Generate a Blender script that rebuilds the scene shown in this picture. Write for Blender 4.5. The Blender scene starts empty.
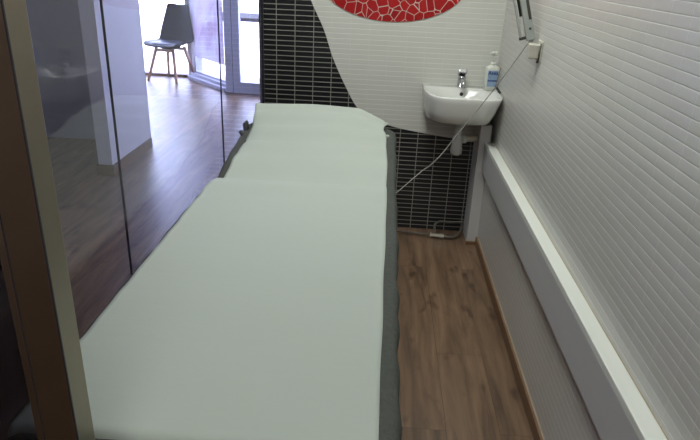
import bpy, bmesh, math, random
from mathutils import Vector, Matrix
PI = math.pi
sc = bpy.context.scene
C = sc.collection

# ------------------------------------------------------------------ camera
cd = bpy.data.cameras.new('camera'); cam = bpy.data.objects.new('camera', cd); C.objects.link(cam)
cd.sensor_fit = 'HORIZONTAL'; cd.sensor_width = 36.0; cd.lens = 36.0 * 604.96 / 700.0
cd.clip_start = 0.02
R = Matrix(((0.99735, -0.06105, 0.03909), (0.05925, 0.38917, -0.91926), (0.04091, 0.91914, 0.39176)))
xa = Vector((R[0][0], R[1][0], R[2][0])).normalized()
za = Vector((R[0][2], R[1][2], R[2][2])); za = (za - xa * za.dot(xa)).normalized(); ya = za.cross(xa)
cam.matrix_world = Matrix(((xa.x, ya.x, za.x, 0), (xa.y, ya.y, za.y, 0), (xa.z, ya.z, za.z, 1.5), (0, 0, 0, 1)))
sc.camera = cam

# ------------------------------------------------------------------ world, sun, room lights, exposure
w = bpy.data.worlds.new('world'); sc.world = w; w.use_nodes = True
bg = w.node_tree.nodes['Background']; bg.inputs[0].default_value = (0.64, 0.70, 0.94, 1); bg.inputs[1].default_value = 17.0
sl = bpy.data.lights.new('sun', 'SUN'); sl.energy = 9.0; sl.angle = 0.01; sl.color = (1.0, 0.97, 0.92)
sun = bpy.data.objects.new('sun', sl); C.objects.link(sun); sun.rotation_euler = (math.radians(3), 0, 0)
def area(name, loc, size, energy, color, rot=(0, 0, 0)):
    l = bpy.data.lights.new(name, 'AREA'); l.shape = 'RECTANGLE'; l.size, l.size_y = size; l.energy = energy; l.color = color
    o = bpy.data.objects.new(name, l); C.objects.link(o); o.location = loc; o.rotation_euler = rot; return o
area('ceiling_panel_light', (-0.05, 2.3, 2.555), (0.6, 1.2), 22.5, (0.98, 1.0, 0.93))
area('ceiling_panel_light_far', (-0.02, -0.6, 2.555), (0.6, 1.2), 15.0, (0.98, 0.99, 0.95))
area('fill_light_next_room', (-3.2, 2.8, 2.555), (0.6, 1.2), 5.0, (0.80, 0.84, 1.0))  # added fill, brightens the grey wall beyond the glass
sc.view_settings.view_transform = 'Standard'; sc.view_settings.look = 'None'
sc.view_settings.gamma = 1.0; sc.view_settings.use_curve_mapping = False
sc.view_settings.exposure = -0.13

# ------------------------------------------------------------------ materials
def lin(c): return tuple(((x / 255 + 0.055) / 1.055) ** 2.4 if x > 10 else x / 255 / 12.92 for x in c)
class NT:
    def __init__(s, name):
        s.m = bpy.data.materials.new(name); s.m.use_nodes = True; s.t = s.m.node_tree; s.n = s.t.nodes
        s.b = s.n['Principled BSDF']; s.out = s.n['Material Output']
    def node(s, typ, **kw):
        n = s.n.new(typ)
        for k, v in kw.items(): setattr(n, k, v)
        return n
    def link(s, a, b): s.t.links.new(a, b)
    def math(s, op, a, b=None, c=None):
        n = s.node('ShaderNodeMath', operation=op)
        for i, v in enumerate((a, b, c)):
            if v is None: continue
            if hasattr(v, 'links'): s.link(v, n.inputs[i])
            else: n.inputs[i].default_value = v
        return n.outputs[0]
    def mix(s, f, a, b):
        n = s.node('ShaderNodeMix', data_type='RGBA')
        for i, v in ((0, f), (6, a), (7, b)):
            if hasattr(v, 'links'): s.link(v, n.inputs[i])
            else: n.inputs[i].default_value = v if i == 0 else (*v, 1)
        return n.outputs[2]
def mat(name, col, rough=0.5, metal=0.0, noise=0.0, scale=8.0, bump=0.0, bscale=60.0, spec=0.5, coat=0.0):
    k = NT(name); c = lin(col)
    k.b.inputs['Base Color'].default_value = (*c, 1); k.b.inputs['Roughness'].default_value = rough
    k.b.inputs['Metallic'].default_value = metal; k.b.inputs['Specular IOR Level'].default_value = spec
    k.b.inputs['Coat Weight'].default_value = coat
    tc = k.node('ShaderNodeTexCoord')
    if noise:
        nz = k.node('ShaderNodeTexNoise'); nz.inputs['Scale'].default_value = scale; nz.inputs['Detail'].default_value = 5
        k.link(tc.outputs['Object'], nz.inputs['Vector'])
        k.link(k.mix(nz.outputs[0], tuple(x * (1 - noise) for x in c), tuple(min(1, x * (1 + noise)) for x in c)), k.b.inputs['Base Color'])
    if bump:
        nb = k.node('ShaderNodeTexNoise'); nb.inputs['Scale'].default_value = bscale; nb.inputs['Detail'].default_value = 4
        k.link(tc.outputs['Object'], nb.inputs['Vector'])
        bp = k.node('ShaderNodeBump'); bp.inputs['Strength'].default_value = bump; bp.inputs['Distance'].default_value = 0.003
        k.link(nb.outputs[0], bp.inputs['Height']); k.link(bp.outputs[0], k.b.inputs['Normal'])
    return k.m
def tile_mat(name, col, grout_glint, axis, u0, v0, vert=1.0, rough=0.3, bump=0.5, mortar=0.0013, var=0.03, tw=0.1035, th=0.0272, spec=0.5):
    k = NT(name); tc = k.node('ShaderNodeTexCoord'); sp = k.node('ShaderNodeSeparateXYZ'); k.link(tc.outputs['Object'], sp.inputs[0])
    cb = k.node('ShaderNodeCombineXYZ')
    k.link(k.math('ADD', sp.outputs[axis], 20 * tw - u0), cb.inputs[0]); k.link(k.math('ADD', sp.outputs[2], 10 * th - v0), cb.inputs[1])
    br = k.node('ShaderNodeTexBrick'); br.offset = 0.0; br.squash = 1.0
    c = lin(col); g = lin(grout_glint)
    for i, v in (('Color1', tuple(x * (1 - var) for x in c)), ('Color2', tuple(x * (1 + var) for x in c)), ('Mortar', c)): br.inputs[i].default_value = (*v, 1)
    br.inputs['Scale'].default_value = 1.0; br.inputs['Mortar Size'].default_value = 0.0
    br.inputs['Brick Width'].default_value = tw; br.inputs['Row Height'].default_value = th
    k.link(cb.outputs[0], br.inputs['Vector'])
    def line(o, size):   # 1 on the joint, 0 on the tile
        d = k.math('MULTIPLY', k.math('PINGPONG', k.math('DIVIDE', o, size), 0.5), size)
        m_ = k.node('ShaderNodeMapRange'); m_.inputs[1].default_value = mortar * 0.6; m_.inputs[2].default_value = mortar * 1.3
        m_.inputs[3].default_value = 1; m_.inputs[4].default_value = 0; k.link(d, m_.inputs[0]); return m_.outputs[0]
    sx = k.node('ShaderNodeSeparateXYZ'); k.link(cb.outputs[0], sx.inputs[0])
    jt = k.math('MAXIMUM', line(sx.outputs[1], th), k.math('MULTIPLY', line(sx.outputs[0], tw), vert))
    k.link(k.mix(jt, br.outputs['Color'], g), k.b.inputs['Base Color'])
    k.b.inputs['Roughness'].default_value = rough; k.b.inputs['Specular IOR Level'].default_value = spec
    # cushion-shaped relief across each row
    fr = k.math('FRACT', k.math('DIVIDE', k.math('ADD', sp.outputs[2], 10 * th - v0), th))
    cu = k.math('MULTIPLY', k.math('POWER', k.math('ABSOLUTE', k.math('MULTIPLY_ADD', fr, 2.0, -1.0)), 8.0), -0.6)
    h = k.math('ADD', cu, k.math('MULTIPLY', jt, -1.0))
    bp = k.node('ShaderNodeBump'); bp.inputs['Strength'].default_value = bump; bp.inputs['Distance'].default_value = 0.002
    k.link(h, bp.inputs['Height']); k.link(bp.outputs[0], k.b.inputs['Normal'])
    return k.m
def floor_mat():
    k = NT('oak_laminate'); tc = k.node('ShaderNodeTexCoord'); sp = k.node('ShaderNodeSeparateXYZ'); k.link(tc.outputs['Object'], sp.inputs[0])
    cb = k.node('ShaderNodeCombineXYZ'); k.link(k.math('ADD', sp.outputs[1], 20.35), cb.inputs[0]); k.link(k.math('ADD', sp.outputs[0], 20.03), cb.inputs[1])
    br = k.node('ShaderNodeTexBrick'); br.offset = 0.37; br.offset_frequency = 2
    br.inputs['Color1'].default_value = (0, 0, 0, 1); br.inputs['Color2'].default_value = (1, 1, 1, 1); br.inputs['Mortar'].default_value = (0.3, 0.3, 0.3, 1)
    br.inputs['Scale'].default_value = 1; br.inputs['Mortar Size'].default_value = 0.0012
    br.inputs['Brick Width'].default_value = 1.25; br.inputs['Row Height'].default_value = 0.19
    k.link(cb.outputs[0], br.inputs['Vector'])
    off = k.node('ShaderNodeVectorMath', operation='MULTIPLY_ADD'); off.inputs[1].default_value = (9, 0.9, 9)
    k.link(tc.outputs['Object'], off.inputs[0]); k.link(br.outputs['Color'], off.inputs[2])
    nz = k.node('ShaderNodeTexNoise'); nz.inputs['Scale'].default_value = 2.2; nz.inputs['Detail'].default_value = 8; nz.inputs['Roughness'].default_value = 0.62; nz.inputs['Distortion'].default_value = 0.5
    k.link(off.outputs[0], nz.inputs['Vector'])
    rp = k.node('ShaderNodeValToRGB'); e = rp.color_ramp.elements
    e[0].position = 0.32; e[0].color = (*lin((86, 68, 54)), 1); e[1].position = 0.72; e[1].color = (*lin((142, 116, 92)), 1)
    k.link(nz.outputs[0], rp.inputs[0])
    # knots
    vk = k.node('ShaderNodeTexNoise'); vk.inputs['Scale'].default_value = 1.0; vk.inputs['Detail'].default_value = 2
    o2 = k.node('ShaderNodeVectorMath', operation='MULTIPLY'); o2.inputs[1].default_value = (11, 5, 1); k.link(tc.outputs['Object'], o2.inputs[0]); k.link(o2.outputs[0], vk.inputs['Vector'])
    kn = k.node('ShaderNodeMapRange'); kn.inputs[1].default_value = 0.60; kn.inputs[2].default_value = 0.72; k.link(vk.outputs[0], kn.inputs[0])
    c0 = k.mix(k.math('MULTIPLY', kn.outputs[0], 0.85), rp.outputs[0], lin((70, 50, 38)))
    bv = k.node('ShaderNodeSeparateColor'); k.link(br.outputs['Color'], bv.inputs[0])
    tone = k.mix(bv.outputs[0], (0.84, 0.84, 0.84), (1.1, 1.08, 1.06))
    mu = k.node('ShaderNodeMix', data_type='RGBA', blend_type='MULTIPLY'); mu.inputs[0].default_value = 1; k.link(c0, mu.inputs[6]); k.link(tone, mu.inputs[7])
    k.link(k.mix(k.math('MULTIPLY', br.outputs['Fac'], 0.55), mu.outputs[2], lin((60, 45, 35))), k.b.inputs['Base Color'])
    k.b.inputs['Roughness'].default_value = 0.38; k.b.inputs['Specular IOR Level'].default_value = 0.5
    bp = k.node('ShaderNodeBump'); bp.inputs['Strength'].default_value = 0.08; bp.inputs['Distance'].default_value = 0.002; k.link(nz.outputs[0], bp.inputs['Height']); k.link(bp.outputs[0], k.b.inputs['Normal'])
    return k.m
def mosaic_mat():
    k = NT('red_broken_tile'); tc = k.node('ShaderNodeTexCoord'); v = k.node('ShaderNodeTexVoronoi', feature='DISTANCE_TO_EDGE', voronoi_dimensions='3D')
    mp = k.node('ShaderNodeVectorMath', operation='MULTIPLY'); mp.inputs[1].default_value = (1, 0, 1); k.link(tc.outputs['Object'], mp.inputs[0])
    v.inputs['Randomness'].default_value = 1.0; v.inputs['Scale'].default_value = 19; k.link(mp.outputs[0], v.inputs['Vector'])
    v2 = k.node('ShaderNodeTexVoronoi'); v2.inputs['Scale'].default_value = 19; k.link(mp.outputs[0], v2.inputs['Vector'])
    sc_ = k.node('ShaderNodeSeparateColor'); k.link(v2.outputs['Color'], sc_.inputs[0])
    f = k.node('ShaderNodeMapRange'); f.inputs[1].default_value = 0.016; f.inputs[2].default_value = 0.032; k.link(v.outputs[0], f.inputs[0])
    red = k.mix(sc_.outputs[0], lin((150, 24, 28)), lin((176, 32, 34)))
    k.link(k.mix(f.outputs[0], lin((205, 190, 180)), red), k.b.inputs['Base Color']); k.b.inputs['Roughness'].default_value = 0.25
    bp = k.node('ShaderNodeBump'); bp.inputs['Strength'].default_value = 0.4; bp.inputs['Distance'].default_value = 0.002; k.link(f.outputs[0], bp.inputs['Height']); k.link(bp.outputs[0], k.b.inputs['Normal'])
    return k.m
def pane_mat(name, tint=(1, 1, 1), r0=0.04, extra=None):
    """clear pane: transparent with a mirror coat whose strength follows the angle of incidence"""
    k = NT(name); k.n.remove(k.b)
    ge = k.node('ShaderNodeNewGeometry'); dp = k.node('ShaderNodeVectorMath', operation='DOT_PRODUCT')
    k.link(ge.outputs['Incoming'], dp.inputs[0]); k.link(ge.outputs['Normal'], dp.inputs[1])
    s = k.math('POWER', k.math('SUBTRACT', 1.0, k.math('ABSOLUTE', dp.outputs['Value'])), 5.0)
    f = k.math('MULTIPLY_ADD', s, 0.5, r0)
    tr = k.node('ShaderNodeBsdfTransparent'); tr.inputs[0].default_value = (*tint, 1)
    gl = k.node('ShaderNodeBsdfGlossy'); gl.inputs['Roughness'].default_value = 0.0
    mx = k.node('ShaderNodeMixShader'); k.link(f, mx.inputs[0]); k.link(tr.outputs[0], mx.inputs[1]); k.link(gl.outputs[0], mx.inputs[2])
    last = mx.outputs[0]
    k.link(last, k.out.inputs[0]); return k.m
def poster_mat():
    k = NT('printed_film'); k.n.remove(k.b); tc = k.node('ShaderNodeTexCoord')
    nz = k.node('ShaderNodeTexNoise'); nz.inputs['Scale'].default_value = 4.0; nz.inputs['Detail'].default_value = 3; k.link(tc.outputs['Object'], nz.inputs['Vector'])
    f = k.node('ShaderNodeMapRange'); f.inputs[1].default_value = 0.42; f.inputs[2].default_value = 0.6; k.link(nz.outputs[0], f.inputs[0])
    col = k.mix(f.outputs[0], lin((196, 194, 200)), lin((182, 172, 182)))
    tl = k.node('ShaderNodeBsdfTranslucent'); k.link(col, tl.inputs[0]); df = k.node('ShaderNodeBsdfDiffuse'); k.link(col, df.inputs[0])
    m = k.node('ShaderNodeMixShader'); m.inputs[0].default_value = 0.2; k.link(df.outputs[0], m.inputs[2]); k.link(tl.outputs[0], m.inputs[1])
    k.link(m.outputs[0], k.out.inputs[0]); return k.m
def paper_mat():
    k = NT('couch_paper'); tc = k.node('ShaderNodeTexCoord')
    k.b.inputs['Base Color'].default_value = (*lin((168, 176, 169)), 1); k.b.inputs['Roughness'].default_value = 0.75; k.b.inputs['Specular IOR Level'].default_value = 0.2
    mp = k.node('ShaderNodeVectorMath', operation='MULTIPLY'); mp.inputs[1].default_value = (6, 16, 6); k.link(tc.outputs['Object'], mp.inputs[0])
    nb = k.node('ShaderNodeTexNoise'); nb.inputs['Scale'].default_value = 1; nb.inputs['Detail'].default_value = 5; nb.inputs['Roughness'].default_value = 0.6; k.link(mp.outputs[0], nb.inputs['Vector'])
    bp = k.node('ShaderNodeBump'); bp.inputs['Strength'].default_value = 0.35; bp.inputs['Distance'].default_value = 0.004
    k.link(nb.outputs[0], bp.inputs['Height']); k.link(bp.outputs[0], k.b.inputs['Normal']); return k.m

M = dict(
    floor=floor_mat(), paper=paper_mat(), mosaic=mosaic_mat(), poster=poster_mat(),
    tile_dark=tile_mat('black_mosaic', (27, 28, 32), (150, 150, 142), 0, -0.598, 1.2485, rough=0.3, bump=0.4, mortar=0.0021, var=0.15),
    tile_white=tile_mat('white_mosaic', (204, 205, 199), (228, 229, 223), 0, -0.598, 1.2485, vert=0.25, rough=0.3, bump=0.4, mortar=0.0011, var=0.012),  # pale joint colour paints in the highlight lines along the rows
    tile_side=tile_mat('white_mosaic_side', (200, 200, 195), (228, 229, 224), 1, 1.156, 1.398, vert=0.3, rough=0.3, bump=0.5, mortar=0.0012, var=0.012),  # side wall too: row highlights put into the joint colour
    plaster=mat('white_plaster', (198, 198, 196), 0.6, noise=0.03), ceiling=mat('ceiling_white', (215, 215, 212), 0.8, noise=0.02),
    greywall=mat('grey_paint', (190, 190, 198), 0.7, noise=0.03), wallwhite=mat('white_paint', (222, 222, 226), 0.6, noise=0.02),
    ledge=mat('glossy_white_paint', (222, 226, 220), 0.35, noise=0.02, scale=3), ledgefront=mat('white_paint_shaded', (190, 192, 192), 0.45, noise=0.03, scale=4),  # ledge front: its shade is put into a greyer white than the top
    skirting=mat('wood_skirting', (120, 92, 70), 0.45, noise=0.15, scale=20), caulk=mat('cream_caulk', (176, 164, 140), 0.7, noise=0.1, scale=40),
    brown=mat('brown_paint', (168, 148, 144), 0.6, noise=0.1), dark=mat('dark_paint', (32, 31, 36), 0.6, noise=0.1),
    glass=pane_mat('partition_glass', (0.84, 0.85, 0.93), 0.042), outer_glass=pane_mat('shop_glass', (0.97, 0.98, 1.0), 0.03),
    dark_glass=pane_mat('smoked_glass', (0.36, 0.36, 0.4), 0.04), seal=mat('dark_seal', (40, 38, 46), 0.6), steel=mat('brushed_steel', (146, 137, 123), 0.33, 1.0, noise=0.08, scale=30),
    alu=mat('white_aluminium', (198, 200, 212), 0.5, noise=0.02), chrome=mat('chrome', (190, 192, 194), 0.25, 1.0, noise=0.02),
    ceramic=mat('white_ceramic', (222, 224, 220), 0.12, noise=0.01, coat=0.3), pvc=mat('white_pvc', (205, 205, 200), 0.4, noise=0.04),
    cream=mat('cream_pvc', (190, 184, 165), 0.5, noise=0.05), rubber=mat('black_rubber', (28, 28, 30), 0.6, noise=0.05),
    cover=mat('grey_terry', (80, 83, 80), 0.95, noise=0.25, scale=90, bump=1.0, bscale=220, spec=0.1), vinyl=mat('grey_vinyl', (88, 90, 92), 0.5, noise=0.05),
    bedframe=mat('white_lacquer', (190, 190, 188), 0.4, noise=0.03),
    shell=mat('dark_blue_grey_plastic', (26, 31, 42), 0.5, noise=0.04), cushion=mat('dark_leatherette', (48, 58, 78), 0.45, noise=0.05, bump=0.2),
    beech=mat('beech_wood', (205, 168, 145), 0.5, noise=0.12, scale=14),
    arm=mat('grey_lamp_metal', (150, 156, 152), 0.35, 0.3, noise=0.04), darkmetal=mat('dark_metal', (62, 60, 54), 0.4, 0.5, noise=0.05),
    bracket=mat('beige_plastic', (196, 194, 182), 0.5, noise=0.03), cable=mat('grey_cable', (140, 140, 134), 0.5, noise=0.03),
    bottle=mat('translucent_white_plastic', (214, 218, 210), 0.3, noise=0.02), label=mat('pale_blue_label', (138, 162, 192), 0.45, noise=0.25, scale=60),
    labelband=mat('deep_blue_print', (34, 64, 128), 0.45, noise=0.05), hose=mat('grey_hose', (96, 92, 84), 0.35, noise=0.1, scale=60),
    brass=mat('nickel_valve', (186, 182, 170), 0.3, 0.8, noise=0.05), stickwood=mat('pale_brown_wood', (140, 120, 82), 0.6, noise=0.1),
    pavement=mat('pale_paving', (215, 212, 208), 0.8, noise=0.06, scale=2), kerb=mat('reddish_kerb', (26, 18, 20), 0.8, noise=0.1),
    led=None)
k = NT('led_panel'); k.b.inputs['Emission Color'].default_value = (0.97, 1, 0.94, 1); k.b.inputs['Emission Strength'].default_value = 4.0; M['led'] = k.m

# ------------------------------------------------------------------ mesh helpers
def obj(name, bm, m, parent=None, smooth=False, bevel=0.0, seg=2, sub=0, solid=0.0):
    me = bpy.data.meshes.new(name); bmesh.ops.recalc_face_normals(bm, faces=bm.faces[:]); bm.to_mesh(me); bm.free()
    if smooth:
        for p in me.polygons: p.use_smooth = True
    o = bpy.data.objects.new(name, me); C.objects.link(o)
    if m is not None: me.materials.append(m)
    if parent is not None: o.parent = parent
    if solid: s = o.modifiers.new('solid', 'SOLIDIFY'); s.thickness = solid; s.offset = -1
    if bevel: b = o.modifiers.new('bevel', 'BEVEL'); b.width = bevel; b.segments = seg; b.limit_method = 'ANGLE'
    if sub: s = o.modifiers.new('sub', 'SUBSURF'); s.levels = s.render_levels = sub
    return o
def empty(name, loc, rz=0):
    o = bpy.data.objects.new(name, None); C.objects.link(o); o.location = loc; o.rotation_euler = (0, 0, rz); o.empty_display_size = 0.05; return o
def tag(o, label=None, cat=None, group=None, kind=None):
    for a, v in (('label', label), ('category', cat), ('group', group), ('kind', kind)):
        if v: o[a] = v
    return o
def box(bm, x0, x1, y0, y1, z0, z1, mtx=None):
    r = bmesh.ops.create_cube(bm, size=1)
    for v in r['verts']:
        v.co = Vector(((x0 + x1) / 2 + v.co.x * (x1 - x0), (y0 + y1) / 2 + v.co.y * (y1 - y0), (z0 + z1) / 2 + v.co.z * (z1 - z0)))
        if mtx is not None: v.co = mtx @ v.co
    return bm
def B(*a, mtx=None): return box(bmesh.new(), *a, mtx=mtx)
def tube(bm, pts, r, n=12, caps=True):
    pts = [Vector(p) for p in pts]; rs = r if isinstance(r, (list, tuple)) else [r] * len(pts); rings = []
    up = Vector((0, 0, 1)); t0 = (pts[1] - pts[0]).normalized()
    if abs(t0.dot(up)) > 0.95: up = Vector((1, 0, 0))
    u = t0.cross(up).normalized()
    for i, p in enumerate(pts):
        t = (pts[min(i + 1, len(pts) - 1)] - pts[max(i - 1, 0)]).normalized()
        u = (u - t * u.dot(t)).normalized(); v = t.cross(u)
        rings.append([bm.verts.new(p + (u * math.cos(2 * PI * k / n) + v * math.sin(2 * PI * k / n)) * rs[i]) for k in range(n)])
    for a, b in zip(rings, rings[1:]):
        for k in range(n): bm.faces.new((a[k], a[(k + 1) % n], b[(k + 1) % n], b[k]))
    if caps: bm.faces.new(rings[0]); bm.faces.new(rings[-1][::-1])
    return bm
def T(pts, r, n=12): return tube(bmesh.new(), pts, r, n)
def smoothpath(pts, k=8):
    P = [Vector(p) for p in pts]; out = []
    for i in range(len(P) - 1):
        a, b, c, d = P[max(i - 1, 0)], P[i], P[i + 1], P[min(i + 2, len(P) - 1)]
        for j in range(k):
            t = j / k
            out.append(0.5 * ((2 * b) + (c - a) * t + (2 * a - 5 * b + 4 * c - d) * t * t + (3 * b - a - 3 * c + d) * t ** 3))
    out.append(P[-1]); return out
def loft(rings, cap0=True, cap1=True, closed=True):
    bm = bmesh.new(); V = [[bm.verts.new(p) for p in r] for r in rings]; n = len(V[0])
    for a, b in zip(V, V[1:]):
        for k in range(n if closed else n - 1): bm.faces.new((a[k], a[(k + 1) % n], b[(k + 1) % n], b[k]))
    if cap0: bm.faces.new(V[0])
    if cap1: bm.faces.new(V[-1][::-1])
    return bm
def prism(poly, y0, y1):
    """polygon in the XZ plane extruded along Y"""
    bm = bmesh.new(); a = [bm.verts.new((x, y0, z)) for x, z in poly]; b = [bm.verts.new((x, y1, z)) for x, z in poly]
    n = len(poly); bm.faces.new(a); bm.faces.new(b[::-1])
    for i in range(n): bm.faces.new((a[i], a[(i + 1) % n], b[(i + 1) % n], b[i]))
    return bm
def S(name, bm, m, parent=None, **kw):
    o = obj(name, bm, m, parent, **kw)
    if parent is None: o['kind'] = 'structure'
    return o

# ------------------------------------------------------------------ the setting
XW, D, XG, H = 0.635, 3.456, -0.675, 2.6
S('floor', B(-5.0, 0.8, -1.6, 8.3, -0.1, 0), M['floor'])
S('ceiling', B(-5.0, 0.8, -1.6, 8.3, H, H + 0.1), M['ceiling'])
S('wall_back', B(XG + 0.004, 0.8, D, D + 0.12, 0, H), M['tile_dark'])
S('wall_right', B(XW, XW + 0.16, -1.6, D, 0.60, H), M['tile_side'])
S('wall_right_lower', B(0.615, XW + 0.16, -1.6, D, 0, 0.60), M['tile_side'])
S('wall_front', B(-5.0, 0.8, -1.7, -1.6, 0, H), M['brown'])
S('wall_hall_reflector', B(-1.7, -1.6, -1.6, 0.58, 0, H), M['brown'])  # unseen, added so the steel post reflects brown instead of black
S('wall_left', B(-5.1, -5.0, -1.6, 8.3, 0, H), M['wallwhite'])
S('wall_far_right', B(-0.72, -0.62, D + 0.12, 7.4, 0, H), M['wallwhite'])
# white tiled field with its curved lower edge
wave = [(-0.60, 1.75), (-0.50, 1.52), (-0.409, 1.304), (-0.334, 1.152), (-0.28, 1.004), (-0.208, 0.858), (-0.134, 0.736), (-0.044, 0.671), (0.092, 0.631), (0.257, 0.605), (0.427, 0.585), (0.60, 0.576)]
wv = [(p.x, p.y) for p in smoothpath([(a, b, 0) for a, b in wave], 6)]
S('trim_1', prism(wv + [(XW, 0.576), (XW, H), (-0.75 + 0.1, H)], D - 0.004, D), M['tile_white'])
# red disc of broken tile
S('trim_2', prism([(0.03 + 0.40 * math.cos(a), 1.430 + 0.218 * math.sin(a)) for a in [2 * PI * i / 64 for i in range(64)]], D - 0.008, D - 0.004), M['mosaic'])
# corner pilaster, ledge, skirtings
S('pillar_pipe_casing', B(0.555, 0.615, 3.27, D, 0, 0.715), M['plaster'], bevel=0.003)
led = S('ledge', B(0.587, XW, -1.6, 3.27, 0.60, 0.62), M['ledge'], bevel=0.002)
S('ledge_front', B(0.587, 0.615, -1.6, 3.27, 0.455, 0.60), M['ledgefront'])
S('trim_3', T([(XW - 0.001, -1.6, 0.6215), (XW - 0.001, 3.27, 0.6215)], 0.0016, 6), M['caulk'])
S('baseboard_right', B(0.603, 0.615, -1.6, 3.26, 0, 0.055), M['skirting'], bevel=0.002)
S('baseboard_pillar', B(0.548, 0.603, 3.255, 3.27, 0, 0.02), M['skirting'])
S('trim_4', B(0.6125, 0.615, -1.6, 3.255, 0.055, 0.0575), M['caulk'])
# stub wall and grey wall of the room beyond the glass
S('wall_stub', B(-2.01, -1.905, 4.077, 4.83, 0, H), M['wallwhite'], bevel=0.002)
bb = bmesh.new(); box(bb, -2.022, -1.893, 4.065, 4.077, 0, 0.08); box(bb, -1.905, -1.893, 4.077, 4.83, 0, 0.08)
S('baseboard_stub', bb, M['skirting'])
S('wall_grey', B(-5.0, -1.985, 4.95, 5.05, 0, H), M['greywall'])
# glass partition
def pane(n, y0, y1):
    return tag(S('window_%d' % n, B(XG - 0.004, XG + 0.004, y0, y1, 0.0, 2.45), M['glass']), 'clear frameless glass partition panel', None)
pane(1, 0.64, 1.482); pane(2, 1.4845, 2.530); pane(3, 2.532, D)
S('trim_5', B(XG - 0.003, XG + 0.003, 1.4820, 1.4845, 0.0, 2.45), M['seal'])
S('trim_6', B(XG - 0.003, XG + 0.003, 2.530, 2.532, 0.0, 2.45), M['seal'])
S('trim_7', B(XG - 0.008, XG + 0.008, 0.64, D, 2.45, H), M['alu'])
S('trim_8', B(XG - 0.006, XG + 0.006, D - 0.012, D, 0, 2.45), M['seal'])
# steel post of the doorway the camera looks through
pt = tag(empty('steel_post', (-0.399, 0.62, 0)), 'tall brushed steel door post standing at the left edge of view', 'post')
S('column', B(-0.028, 0.028, -0.020, 0.0215, 0, 2.45), M['steel'], pt, bevel=0.0015)
S('groove', B(-0.018, -0.0165, -0.0206, -0.0198, 0, 2.45), M['seal'], pt)
S('edge_seal', B(0.0264, 0.0284, -0.0204, -0.0185, 0, 2.45), M['seal'], pt)
S('window_6', B(-0.667, -0.427, 0.616, 0.624, 0, 2.45), M['dark_glass'])
S('trim_11', B(-0.70, -0.66, 0.60, 0.64, 0, 2.45), M['seal'])
S('wall_entry', B(-5.0, -0.70, 0.58, 0.66, 0, H), M['dark'])
# shopfront of the room beyond: left window, oblique window, door
def shop_window(name, p0, p1, zb, stiles, rail=0.09, mid=None, depth=0.06):
    a, b = Vector((*p0, 0)), Vector((*p1, 0)); L = (b - a).length; ang = math.atan2(b.y - a.y, b.x - a.x)
    root = bpy.data.objects.new(name, None); C.objects.link(root); root.location = a; root.rotation_euler = (0, 0, ang); root['kind'] = 'structure'
    f = bmesh.new(); h = depth / 2
    box(f, 0, L, -h, h, 0, zb); box(f, 0, L, -h, h, 2.2, H)
    for s0, s1 in stiles: box(f, s0, s1, -h, h, zb, 2.2)
    obj('window_frame', f, M['alu'], root)
    obj('window_pane', B(stiles[0][1], stiles[-1][0], -0.004, 0.004, zb, 2.2), M['outer_glass'], root)
    return root
shop_window('window_4', (-5.0, 8.14), (-2.53, 8.10), 0.035, [(0, 0.05), (2.42, 2.47)])
S('trim_9', B(-5.0, -2.55, 8.03, 8.07, 0, 0.03), M['skirting'])
S('window_post', B(-2.56, -2.44, 8.02, 8.12, 0, H), M['alu'], bevel=0.006)
w5 = shop_window('window_5', (-2.46, 8.02), (-1.80, 7.30), 0.11, [(0, 0.10), (0.89, 0.977)], depth=0.1)
obj('window_sill', B(0, 0.977, -0.13, -0.05, 0.0, 0.045), M['alu'], w5, bevel=0.004)
obj('window_rail', B(0, 0.977, -0.085, -0.05, 0.045, 0.085), M['alu'], w5, bevel=0.004)
S('trim_10', B(-1.86, -1.775, 7.20, 7.30, 0, H), M['alu'], bevel=0.004)
dr = shop_window('door_1', (-1.765, 7.235), (-0.70, 7.10), 0.13, [(0, 0.085), (0.93, 1.073)])
obj('door_gap', B(-0.012, 0.0, -0.031, 0.03, 0, 2.2), M['seal'], dr)
ho = obj('door_handle', T([(0.90, -0.03, 0.9), (0.90, -0.09, 0.9), (0.90, -0.09, 1.3), (0.90, -0.03, 1.3)], 0.012), M['chrome'], dr, smooth=True)
# outside
S('ground_outside', B(-14, 8, 8.3, 22, -0.2, -0.1), M['pavement'])
S('ground_outside_near', B(-2.4, 3.0, 7.45, 8.3, -0.2, -0.1), M['pavement'])
S('kerb_outside', B(-4.8, 2.5, 17.0, 18.6, -0.1, 0.0), M['kerb'])
# ceiling lamp panels; the one beyond the glass is an added, unseen fill
for nm, (x, y) in (('treatment bed', (-0.05, 2.3)), ('doorway', (-0.02, -0.6)), ('room beyond the glass, added as unseen fill', (-3.2, 2.8))):
    r = tag(empty('ceiling_lamp', (x, y, 2.6)), 'long white ceiling light panel above the ' + nm, 'lamp', 'ceiling light panels')
    f = bmesh.new()
    for q in ((-0.33, 0.33, -0.63, -0.6), (-0.33, 0.33, 0.6, 0.63), (-0.33, -0.3, -0.6, 0.6), (0.3, 0.33, -0.6, 0.6)): box(f, *q, -0.03, 0)
    obj('frame', f, M['alu'], r); obj('diffuser', B(-0.3, 0.3, -0.6, 0.6, -0.03, -0.01), M['led'], r)

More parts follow.
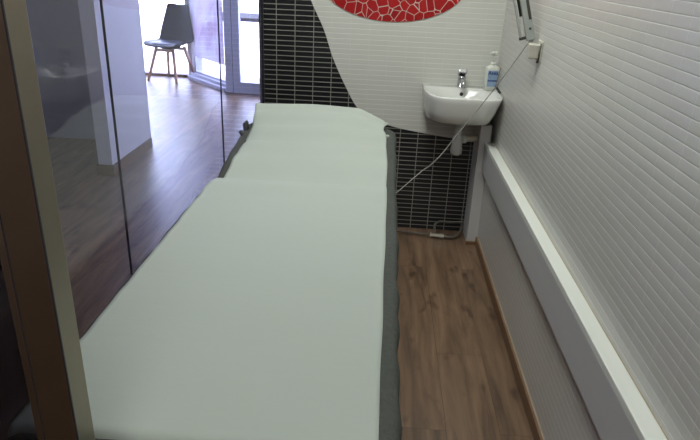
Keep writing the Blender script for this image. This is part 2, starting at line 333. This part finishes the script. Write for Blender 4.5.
# ------------------------------------------------------------------ treatment bed
def capped(rings, **kw):
    bm = loft(rings, cap1=False, **kw); bm.verts.ensure_lookup_table(); V = bm.verts[-128:]
    for k in range(64):
        q = [V[(10 - k) % 128], V[10 + k], V[11 + k], V[(9 - k) % 128]]; u_ = []
        for v in q:
            if v not in u_: u_.append(v)
        bm.faces.new(u_)
    return bm
prof_pts = [(0.78, 0.742), (1.0, 0.742), (1.90, 0.742), (2.13, 0.708), (2.33, 0.745), (2.5, 0.765), (2.65, 0.785), (2.80, 0.80)]
def prof(y):
    for (a, za_), (b, zb_) in zip(prof_pts, prof_pts[1:]):
        if y <= b:
            t = max(0, (y - a) / (b - a)); t = t * t * (3 - 2 * t); return za_ + (zb_ - za_) * t
    return prof_pts[-1][1]
def bed_loop(inset, dz, drop=None, wob=0.0):
    """closed outline of the bed top, rounded at the corners"""
    x0, x1, y0, y1 = -0.616 + inset, 0.078 - inset, 0.752 + inset, 2.80 - inset; r = max(0.02, 0.10 - inset * 0.6); pts = []
    def arc(cx, cy, a0, rr):
        return [(cx + rr * math.cos(a0 + PI / 2 * i / 6), cy + rr * math.sin(a0 + PI / 2 * i / 6)) for i in range(7)]
    base = []
    def line(p, q, n): return [(p[0] + (q[0] - p[0]) * i / n, p[1] + (q[1] - p[1]) * i / n) for i in range(1, n)]
    c1 = arc(x1 - r, y1 - r, 0, r); c2 = arc(x0 + r, y1 - r, PI / 2, r); c3 = arc(x0 + r * 0.5, y0 + r * 0.5, PI, r * 0.5); c4 = arc(x1 - r * 0.5, y0 + r * 0.5, 1.5 * PI, r * 0.5)
    base = c1 + line(c1[-1], c2[0], 8) + c2 + line(c2[-1], c3[0], 44) + c3 + line(c3[-1], c4[0], 8) + c4 + line(c4[-1], c1[0], 44)
    out = []
    for i, (x, y) in enumerate(base):
        k = wob * (math.sin(i * 1.7) + 0.6 * math.sin(i * 0.73 + 1)); cx, cy = -0.266, 1.8
        x -= 0.010 * max(0, min(1, (2.0 - y) / 1.2)) if x > cx else 0
        s = 1 if x > cx else -1; z = (prof(y) + dz) if drop is None else prof(y) + drop + 0.4 * k
        out.append(Vector((x + s * k, y, z)))
    return out
bed = tag(empty('treatment_bed', (-0.266, 1.8, 0)), 'long padded treatment bed standing along the glass partition', 'bed')
inv = Matrix.Translation((0.266, -1.8, 0))
def loopm(L): return [inv @ p for p in L]
obj('mattress', capped([loopm(bed_loop(0.02, 0, -0.075)), loopm(bed_loop(0.008, 0, -0.06)), loopm(bed_loop(0.012, -0.015)), loopm(bed_loop(0.03, -0.008)), loopm(bed_loop(0.06, -0.007))]), M['vinyl'], bed, smooth=True)
f = bmesh.new(); box(f, -0.27, 0.27, -0.93, -0.88, 0.60, 0.65); box(f, -0.27, 0.27, 0.78, 0.83, 0.60, 0.65)
box(f, -0.27, -0.22, -0.88, 0.78, 0.60, 0.65); box(f, 0.22, 0.27, -0.88, 0.78, 0.60, 0.65); obj('frame', f, M['bedframe'], bed, bevel=0.004)
for sx in (-1, 1):
    for sy in (-0.8, 0.7): obj('leg', B(sx * 0.24 - 0.025, sx * 0.24 + 0.025, sy - 0.025, sy + 0.025, 0, 0.60), M['bedframe'], bed, bevel=0.004)
cv = empty('bed_cover', (-0.266, 1.8, 0)); tag(cv, 'dark grey towelling fitted cover stretched over the treatment bed', 'bed cover')
cover = obj('cover_cloth', capped([loopm(bed_loop(0.006, 0, -0.13, 0.006)), loopm(bed_loop(0.0, 0, -0.085, 0.005)), loopm(bed_loop(-0.004, 0, -0.035, 0.003)), loopm(bed_loop(0.002, -0.008, None, 0.002)), loopm(bed_loop(0.014, 0.0)), loopm(bed_loop(0.05, 0.001)), loopm(bed_loop(0.07, 0.001))], cap0=False), M['cover'], cv, smooth=True)
rb = bmesh.new()
tube(rb, [inv @ Vector(p) for p in ((-0.60, 2.58, 0.770), (-0.612, 2.60, 0.785), (-0.618, 2.61, 0.778))], [0.004, 0.011, 0.004], 6)
tube(rb, [inv @ Vector(p) for p in ((-0.596, 2.64, 0.775), (-0.608, 2.68, 0.80), (-0.604, 2.69, 0.818))], [0.012, 0.014, 0.003], 6)
obj('tie', rb, M['rubber'], cv, smooth=True)['label'] = 'black knotted tie ends'

# ------------------------------------------------------------------ paper sheet
def lerp(tab, y):
    if y <= tab[0][0]: return tab[0][1]
    for (a, p), (b, q) in zip(tab, tab[1:]):
        if y <= b: t = (y - a) / (b - a); t = t * t * (3 - 2 * t); return p + (q - p) * t
    return tab[-1][1]
pz = [(0.8, 0.752), (1.9, 0.752), (2.02, 0.758), (2.07, 0.752), (2.15, 0.725), (2.36, 0.762), (2.5, 0.782), (2.62, 0.822), (2.72, 0.862), (2.79, 0.880), (2.83, 0.872)]
pl = [(0.8, -0.597), (1.95, -0.597), (2.03, -0.594), (2.09, -0.588), (2.12, -0.578), (2.5, -0.578), (2.62, -0.566), (2.7, -0.572), (2.83, -0.586)]
pr = [(0.8, 0.031), (1.2, 0.035), (1.9, 0.041), (2.35, 0.042), (2.55, 0.036), (2.66, 0.022), (2.74, 0.030), (2.80, 0.048)]
random.seed(4)
rings = []; NX = 60
ys = [0.738 + 2.092 * i / 260 for i in range(261)]
for y in ys:
    row = []
    for i in range(NX + 1):
        u = i / NX; x = lerp(pl, y) + (lerp(pr, y) - lerp(pl, y)) * u
        z = lerp(pz, y)
        if y < 0.79: z = 0.752 - 0.09 * ((0.79 - y) / 0.052) ** 2.2
        z += 0.0014 * math.sin(9 * x + 7 * y + 2 * math.sin(5 * y)) * math.sin(13 * y - 5 * x)
        if y > 2.05: z += 0.004 * math.sin(11 * x + 4 * y) * min(1, (y - 2.05) * 3)
        x += (0.0008 * math.sin(y * 31) + 0.0008 * math.sin(y * 53 + 2)) * (1 - u) + 0.0008 * math.sin(y * 17) * u
        # right corner of the head flap folds down
        if y > 2.62:
            t = min(1, (y - 2.62) / 0.15); d = max(0, (u - 0.76) / 0.24); z -= 0.055 * t * d ** 1.2; x -= 0.004 * d * t
        yy = y
        if y > 2.6: yy = y - 0.04 * max(0, (u - 0.8) / 0.2) * min(1, (y - 2.6) / 0.2)
        if y > 2.3 and u < 0.12: z -= 0.02 * ((0.12 - u) / 0.12) ** 2 * min(1, (y - 2.3) * 4) * max(0, 1 - max(0, y - 2.55) * 5)
        row.append(Vector((x + 0.266, yy - 1.8, z)))
    rings.append(row)
ps = empty('paper_sheet', (-0.266, 1.8, 0)); tag(ps, 'long pale greenish white disposable paper sheet laid over the bed cover', 'paper sheet')
obj('sheet', loft(rings, False, False, closed=False), M['paper'], ps, smooth=True, solid=0.0006)
# torn curl hanging at the head corner
cu = []
for i in range(9):
    a = i / 8 * 1.6 * PI; r = 0.016 - 0.0006 * i
    cu.append([inv @ Vector((0.020 + r * math.sin(a) * 0.8 + 0.004 * j, 2.60 + 0.013 * j, 0.795 + r * math.cos(a) * 0.8 - 0.003 * j)) for j in range(6)])
obj('torn_curl', loft(cu, False, False, closed=False), M['paper'], ps, smooth=True, solid=0.0006)

# ------------------------------------------------------------------ wash basin
bx, hw, dp = 0.4315, 0.203, 0.375
def basin_loop(s, z, back=0.0, fr=1.0, rs=None, n=40):
    """D shape: straight back on the wall, rounded front"""
    out = []
    for i in range(n + 1):
        a = PI + PI * i / n; c, s_ = math.cos(a), math.sin(a)
        p = 6.5 if c > 0 else 4.0
        x = (abs(c) ** (2 / p)) * (hw * (rs or s) if c > 0 else -hw * s); y = -(abs(s_) ** (2 / p)) * (dp * fr - back)
        out.append(Vector((x, -back + y, z)))
    return out
sk = tag(empty('wash_basin', (bx, D - 0.004, 0.89)), 'small white ceramic wall-hung wash basin with a rounded front in the corner', 'wash basin')
L = [basin_loop(0.78, -0.152, 0, 0.70, 0.62), basin_loop(0.86, -0.150, 0, 0.82, 0.68), basin_loop(0.92, -0.136, 0, 0.91, 0.75), basin_loop(0.96, -0.09, 0, 0.96, 0.86), basin_loop(0.985, -0.03, 0, 0.99, 0.965), basin_loop(1.0, -0.008, 0, 1.0), basin_loop(0.992, 0.0, 0.0, 0.992),
     basin_loop(0.93, 0.0, 0.085, 0.95), basin_loop(0.91, -0.006, 0.09, 0.94), basin_loop(0.87, -0.05, 0.098, 0.90), basin_loop(0.75, -0.095, 0.11, 0.82), basin_loop(0.45, -0.112, 0.15, 0.66), basin_loop(0.12, -0.116, 0.21, 0.58)]
obj('bowl', loft(L), M['ceramic'], sk, smooth=True, bevel=0)
obj('drain', T([(0, -0.225, -0.116), (0, -0.225, -0.111)], 0.022, 20), M['chrome'], sk, smooth=False)
obj('overflow', T([(0.008, -0.088, -0.03), (0.008, -0.0975, -0.031)], 0.010, 16), M['darkmetal'], sk)
fc = tag(empty('mixer_tap', (0.437, D - 0.065, 0.89)), 'short chrome mixer tap standing on the basin deck', 'tap')
obj('body', T([(0, 0, 0), (0, 0, 0.006), (0, 0, 0.007), (0, 0, 0.055), (0, 0, 0.062)], [0.027, 0.027, 0.022, 0.022, 0.021], 20), M['chrome'], fc, smooth=True)
obj('spout', T(smoothpath([(0, -0.006, 0.035), (0, -0.04, 0.046), (0, -0.085, 0.036), (0, -0.092, 0.024)], 5), [0.014] * 10 + [0.012] * 6, 14), M['chrome'], fc, smooth=True)
obj('lever', B(-0.022, 0.022, -0.035, 0.026, 0.060, 0.084, mtx=Matrix.Rotation(math.radians(-28), 4, 'X') @ Matrix.Translation((0, -0.028, 0.002))), M['chrome'], fc, bevel=0.005, seg=3)
# trap
tr = tag(empty('bottle_trap', (0.437, 3.30, 0.45)), 'white plastic bottle trap with cream outlet pipe hanging under the basin', 'drain trap')
obj('collar', T([(0, -0.01, 0.288), (0, -0.01, 0.28), (0, -0.01, 0.272)], [0.026, 0.034, 0.030], 20), M['rubber'], tr, smooth=True)
obj('tailpiece', T([(0, -0.01, 0.275), (0, -0.01, 0.15)], 0.0185, 16), M['pvc'], tr, smooth=True)
obj('bottle', T([(0, -0.01, 0.195), (0, -0.01, 0.19), (0, -0.01, 0.13), (0, -0.01, 0.125), (0, -0.01, 0.095), (0, -0.01, 0.085)], [0.02, 0.028, 0.029, 0.033, 0.032, 0.022], 20), M['pvc'], tr, smooth=True)
obj('outlet', T([(0.015, -0.008, 0.172), (0.06, 0.01, 0.172), (0.12, 0.03, 0.172)], 0.0165, 14), M['cream'], tr, smooth=True)['label'] = 'cream outlet pipe'
obj('outlet_nut', T([(0.022, -0.006, 0.172), (0.045, 0.003, 0.172)], 0.022, 14), M['pvc'], tr, smooth=True)

# ------------------------------------------------------------------ soap bottle
sb = tag(empty('soap_dispenser', (0.594, 3.375, 0.8905), math.radians(8)), 'white pump soap bottle with blue label on the right of the basin', 'soap bottle')
def rr(hx, hy, z, p=4, n=28):
    o_ = []
    for i in range(n):
        a = 2 * PI * i / n; c, s_ = math.cos(a), math.sin(a)
        o_.append(Vector((abs(c) ** (2 / p) * (1 if c > 0 else -1) * hx, abs(s_) ** (2 / p) * (1 if s_ > 0 else -1) * hy, z)))
    return o_
obj('body', loft([rr(0.033, 0.018, 0), rr(0.036, 0.021, 0.004), rr(0.036, 0.021, 0.112), rr(0.033, 0.019, 0.122), rr(0.016, 0.014, 0.129, 2), rr(0.013, 0.013, 0.133, 2)]), M['bottle'], sb, smooth=True)
lb = obj('label', B(-0.028, 0.028, -0.0222, -0.0208, 0.018, 0.104), M['label'], sb); lb['label'] = 'pale blue printed label'
obj('label_band', B(-0.026, 0.026, -0.0228, -0.0222, 0.046, 0.053), M['labelband'], sb)['label'] = 'dark blue band'
def text(body, size, loc, m, parent):
    cu_ = bpy.data.curves.new('lettering', 'FONT'); cu_.body = body; cu_.size = size; cu_.align_x = 'CENTER'; cu_.extrude = 0.0003; cu_.offset = 0.0004
    t_ = bpy.data.objects.new('lettering', cu_); C.objects.link(t_)
    dg = bpy.context.evaluated_depsgraph_get(); me = bpy.data.meshes.new_from_object(t_.evaluated_get(dg)); bpy.data.objects.remove(t_)
    o_ = bpy.data.objects.new('lettering', me); C.objects.link(o_); me.materials.clear(); me.materials.append(m); o_.parent = parent
    o_.matrix_local = Matrix.Translation(loc) @ Matrix.Rotation(PI / 2, 4, 'X'); return o_
text('Asea', 0.029, (0, -0.0226, 0.082), M['labelband'], sb)
obj('collar', T([(0, 0, 0.128), (0, 0, 0.142), (0, 0, 0.146)], [0.014, 0.014, 0.008], 16), M['bottle'], sb, smooth=True)
obj('pump', T([(0, 0, 0.142), (0, 0, 0.192)], 0.0045, 10), M['bottle'], sb, smooth=True)
obj('nozzle', loft([rr(0.013, 0.010, 0.186, 3), rr(0.015, 0.011, 0.192, 3), rr(0.013, 0.010, 0.202, 3)]), M['bottle'], sb, smooth=True)
obj('spout', T([(-0.005, -0.005, 0.195), (-0.03, -0.018, 0.193), (-0.034, -0.02, 0.185)], [0.0045, 0.004, 0.003], 8), M['bottle'], sb, smooth=True)
# thin stick with dark grip beside the bottle
st = tag(empty('grip_stick', (0.627, 3.30, 0.89)), 'thin pale brown stick with a dark grip leaning by the soap bottle', 'stick')
obj('shaft', T([(0.003, 0.04, 0.125), (-0.018, 0.0, 0.03)], 0.0022, 8), M['stickwood'], st, smooth=True)
obj('grip', T([(-0.018, 0.0, 0.032), (-0.004, -0.04, 0.012), (0.0, -0.052, 0.008)], [0.0055, 0.007, 0.006], 8), M['darkmetal'], st, smooth=True)['label'] = 'dark grey grip'

# ------------------------------------------------------------------ hose and valve on the floor under the basin
hz = tag(empty('water_pipe', (0.30, 3.36, 0)), 'thin pipe with metal valve and flexible hose lying along the black tiled wall base', 'pipe')
def rel(pts, o): return [Vector(p) - Vector(o) for p in pts]
O = (0.30, 3.36, 0)
obj('pipe', T(rel([(0.05, 3.37, 0.014), (0.25, 3.345, 0.016), (0.345, 3.325, 0.02)], O), 0.0055, 10), M['hose'], hz, smooth=True)
obj('valve', T(rel([(0.343, 3.325, 0.02), (0.352, 3.324, 0.02), (0.353, 3.324, 0.02), (0.40, 3.318, 0.02), (0.401, 3.318, 0.02), (0.425, 3.314, 0.02)], O), [0.015, 0.015, 0.011, 0.011, 0.015, 0.015], 8), M['brass'], hz)['label'] = 'shiny metal valve'
obj('hose', T(smoothpath(rel([(0.42, 3.314, 0.02), (0.46, 3.305, 0.018), (0.50, 3.33, 0.02), (0.53, 3.38, 0.035), (0.545, 3.43, 0.06)], O), 6), 0.0085, 10), M['hose'], hz, smooth=True)
obj('hose', T(smoothpath(rel([(0.375, 3.33, 0.028), (0.37, 3.37, 0.06), (0.40, 3.40, 0.075), (0.47, 3.41, 0.072), (0.545, 3.41, 0.08)], O), 6), 0.007, 10), M['hose'], hz, smooth=True)

# ------------------------------------------------------------------ wall bracket, jointed lamp arm, cable
bk = tag(empty('wall_bracket', (XW, 2.57, 1.170)), 'square beige clamp bracket fixed to the white tiled right wall', 'bracket')
obj('plate', B(-0.006, 0, -0.035, 0.045, -0.01, 0.07), M['bracket'], bk, bevel=0.002)
obj('block', B(-0.050, -0.004, -0.02, 0.03, 0.0, 0.056), M['bracket'], bk, bevel=0.004)
obj('clamp_screw', T([(-0.008, -0.028, 0.062), (-0.010, -0.028, 0.0), (-0.014, -0.03, -0.014)], [0.0035, 0.0035, 0.006], 8), M['darkmetal'], bk, smooth=True)
AO = Vector((0.598, 2.60, 1.238))
la = tag(empty('lamp_arm', AO), 'grey jointed spring lamp arm rising from the wall bracket', 'lamp arm')
dvec = Vector((-0.048, 0.035, 0.170)).normalized(); side = Vector((1, 0, 0.2)).normalized(); side = (side - dvec * side.dot(dvec)).normalized(); nrm = dvec.cross(side)
def bar(s, wdt, thk, a, b):
    bm = bmesh.new(); box(bm, s - wdt / 2, s + wdt / 2, -thk / 2, thk / 2, a, b)
    m_ = Matrix((( side.x, nrm.x, dvec.x, 0), (side.y, nrm.y, dvec.y, 0), (side.z, nrm.z, dvec.z, 0), (0, 0, 0, 1)))
    for v in bm.verts: v.co = m_ @ v.co
    return bm
def apt(s, n_, d_): return side * s + nrm * n_ + dvec * d_
obj('bar', bar(-0.040, 0.010, 0.012, 0.018, 0.55), M['arm'], la, bevel=0.002)
obj('bar', bar(-0.002, 0.036, 0.014, 0.0, 0.55), M['arm'], la, bevel=0.003)
obj('slot', bar(0.008, 0.011, 0.0155, 0.08, 0.5), M['darkmetal'], la)
tb = bmesh.new(); tube(tb, [apt(-0.026, 0.0, 0.10), apt(-0.026, 0.0, 0.50)], 0.0055, 8)
obj('spring', tb, M['darkmetal'], la, smooth=True)
obj('foot', bar(-0.022, 0.050, 0.010, 0.008, 0.020), M['darkmetal'], la, bevel=0.002)
obj('pivot_screw', T([apt(0.002, -0.011, 0.045), apt(0.002, 0.011, 0.045)], 0.005, 10), M['darkmetal'], la, smooth=True)
obj('pivot_pin', T([(0.004, 0.006, -0.006), (0.002, 0.003, 0.02)], 0.007, 10), M['arm'], la, smooth=True)
cb = obj('power_cable', T(smoothpath([(0.594, 2.60, 1.236), (0.483, 2.60, 1.045), (0.335, 2.58, 0.825), (0.278, 2.56, 0.745), (0.228, 2.55, 0.690), (0.203, 2.54, 0.675), (0.11, 2.45, 0.615), (0.04, 2.40, 0.56)], 6), 0.0023, 8), M['cable'], smooth=True)
tag(cb, 'thin pale grey cable running from the lamp arm down to the bed', 'cable')

# ------------------------------------------------------------------ chair in the room beyond
ch = tag(empty('side_chair', (-2.72, 7.82, 0), math.radians(-17)), 'dark moulded shell chair with splayed light wooden legs in front of the window', 'chair')
pf = [(-0.235, 0.425, 0.20), (-0.228, 0.445, 0.235), (-0.19, 0.455, 0.258), (-0.06, 0.448, 0.265), (0.08, 0.444, 0.268), (0.155, 0.458, 0.268), (0.195, 0.505, 0.264), (0.215, 0.60, 0.245), (0.235, 0.71, 0.215), (0.252, 0.82, 0.182), (0.264, 0.90, 0.165), (0.268, 0.925, 0.145)]
rows = []
for j, (y, z, hw_) in enumerate(pf):
    row = []
    for i in range(17):
        u = -1 + i / 8; back = max(0, min(1, (j - 4) / 3)); fl = 1 if 2 <= j <= 9 else 0.4
        zz = z + (1 - back) * 0.03 * abs(u) ** 3 * fl; yy = y - back * 0.05 * abs(u) ** 2.2
        if j >= 10: zz -= 0.012 * (1 - abs(u * 1.6) ** 2 if abs(u) < 0.62 else 0)
        row.append(Vector((u * hw_, yy, zz)))
    rows.append(row)
obj('shell', loft(rows, False, False, closed=False), M['shell'], ch, smooth=True, solid=0.012, sub=1)
obj('seat_cushion', loft([[Vector((v.x, v.y - 0.03, v.z)) for v in rr(0.195, 0.175, 0.449, 3.2)], [Vector((v.x, v.y - 0.03, v.z)) for v in rr(0.205, 0.185, 0.462, 3.2)], [Vector((v.x, v.y - 0.03, v.z)) for v in rr(0.19, 0.17, 0.474, 3.2)], [Vector((v.x, v.y - 0.03, v.z)) for v in rr(0.12, 0.11, 0.478, 3.2)]]), M['cushion'], ch, smooth=True)
obj('mount', loft([rr(0.10, 0.10, 0.395, 3), rr(0.13, 0.13, 0.43, 3)]), M['shell'], ch, smooth=True)
for sx in (-1, 1):
    for sy in (-1, 1):
        obj('leg', T([(sx * 0.125, sy * 0.12, 0.415), (sx * 0.13, sy * 0.125, 0.38), (sx * 0.212, sy * 0.215, 0.0)], [0.021, 0.022, 0.017], 12), M['beech'], ch, smooth=True)
obj('crossbar', B(-0.15, 0.15, -0.135, -0.115, 0.365, 0.40), M['beech'], ch, bevel=0.004)
obj('crossbar', B(-0.15, 0.15, 0.115, 0.135, 0.365, 0.40), M['beech'], ch, bevel=0.004)
# printed film on the oblique window
wp = obj('window_poster', B(0.12, 0.90, -0.062, -0.060, 0.30, 1.7), M['poster'])
wp.location = (-2.46, 8.02, 0); wp.rotation_euler = (0, 0, math.atan2(-0.72, 0.66))
tag(wp, 'translucent pinkish printed poster hanging inside the slanted shop window', 'poster')
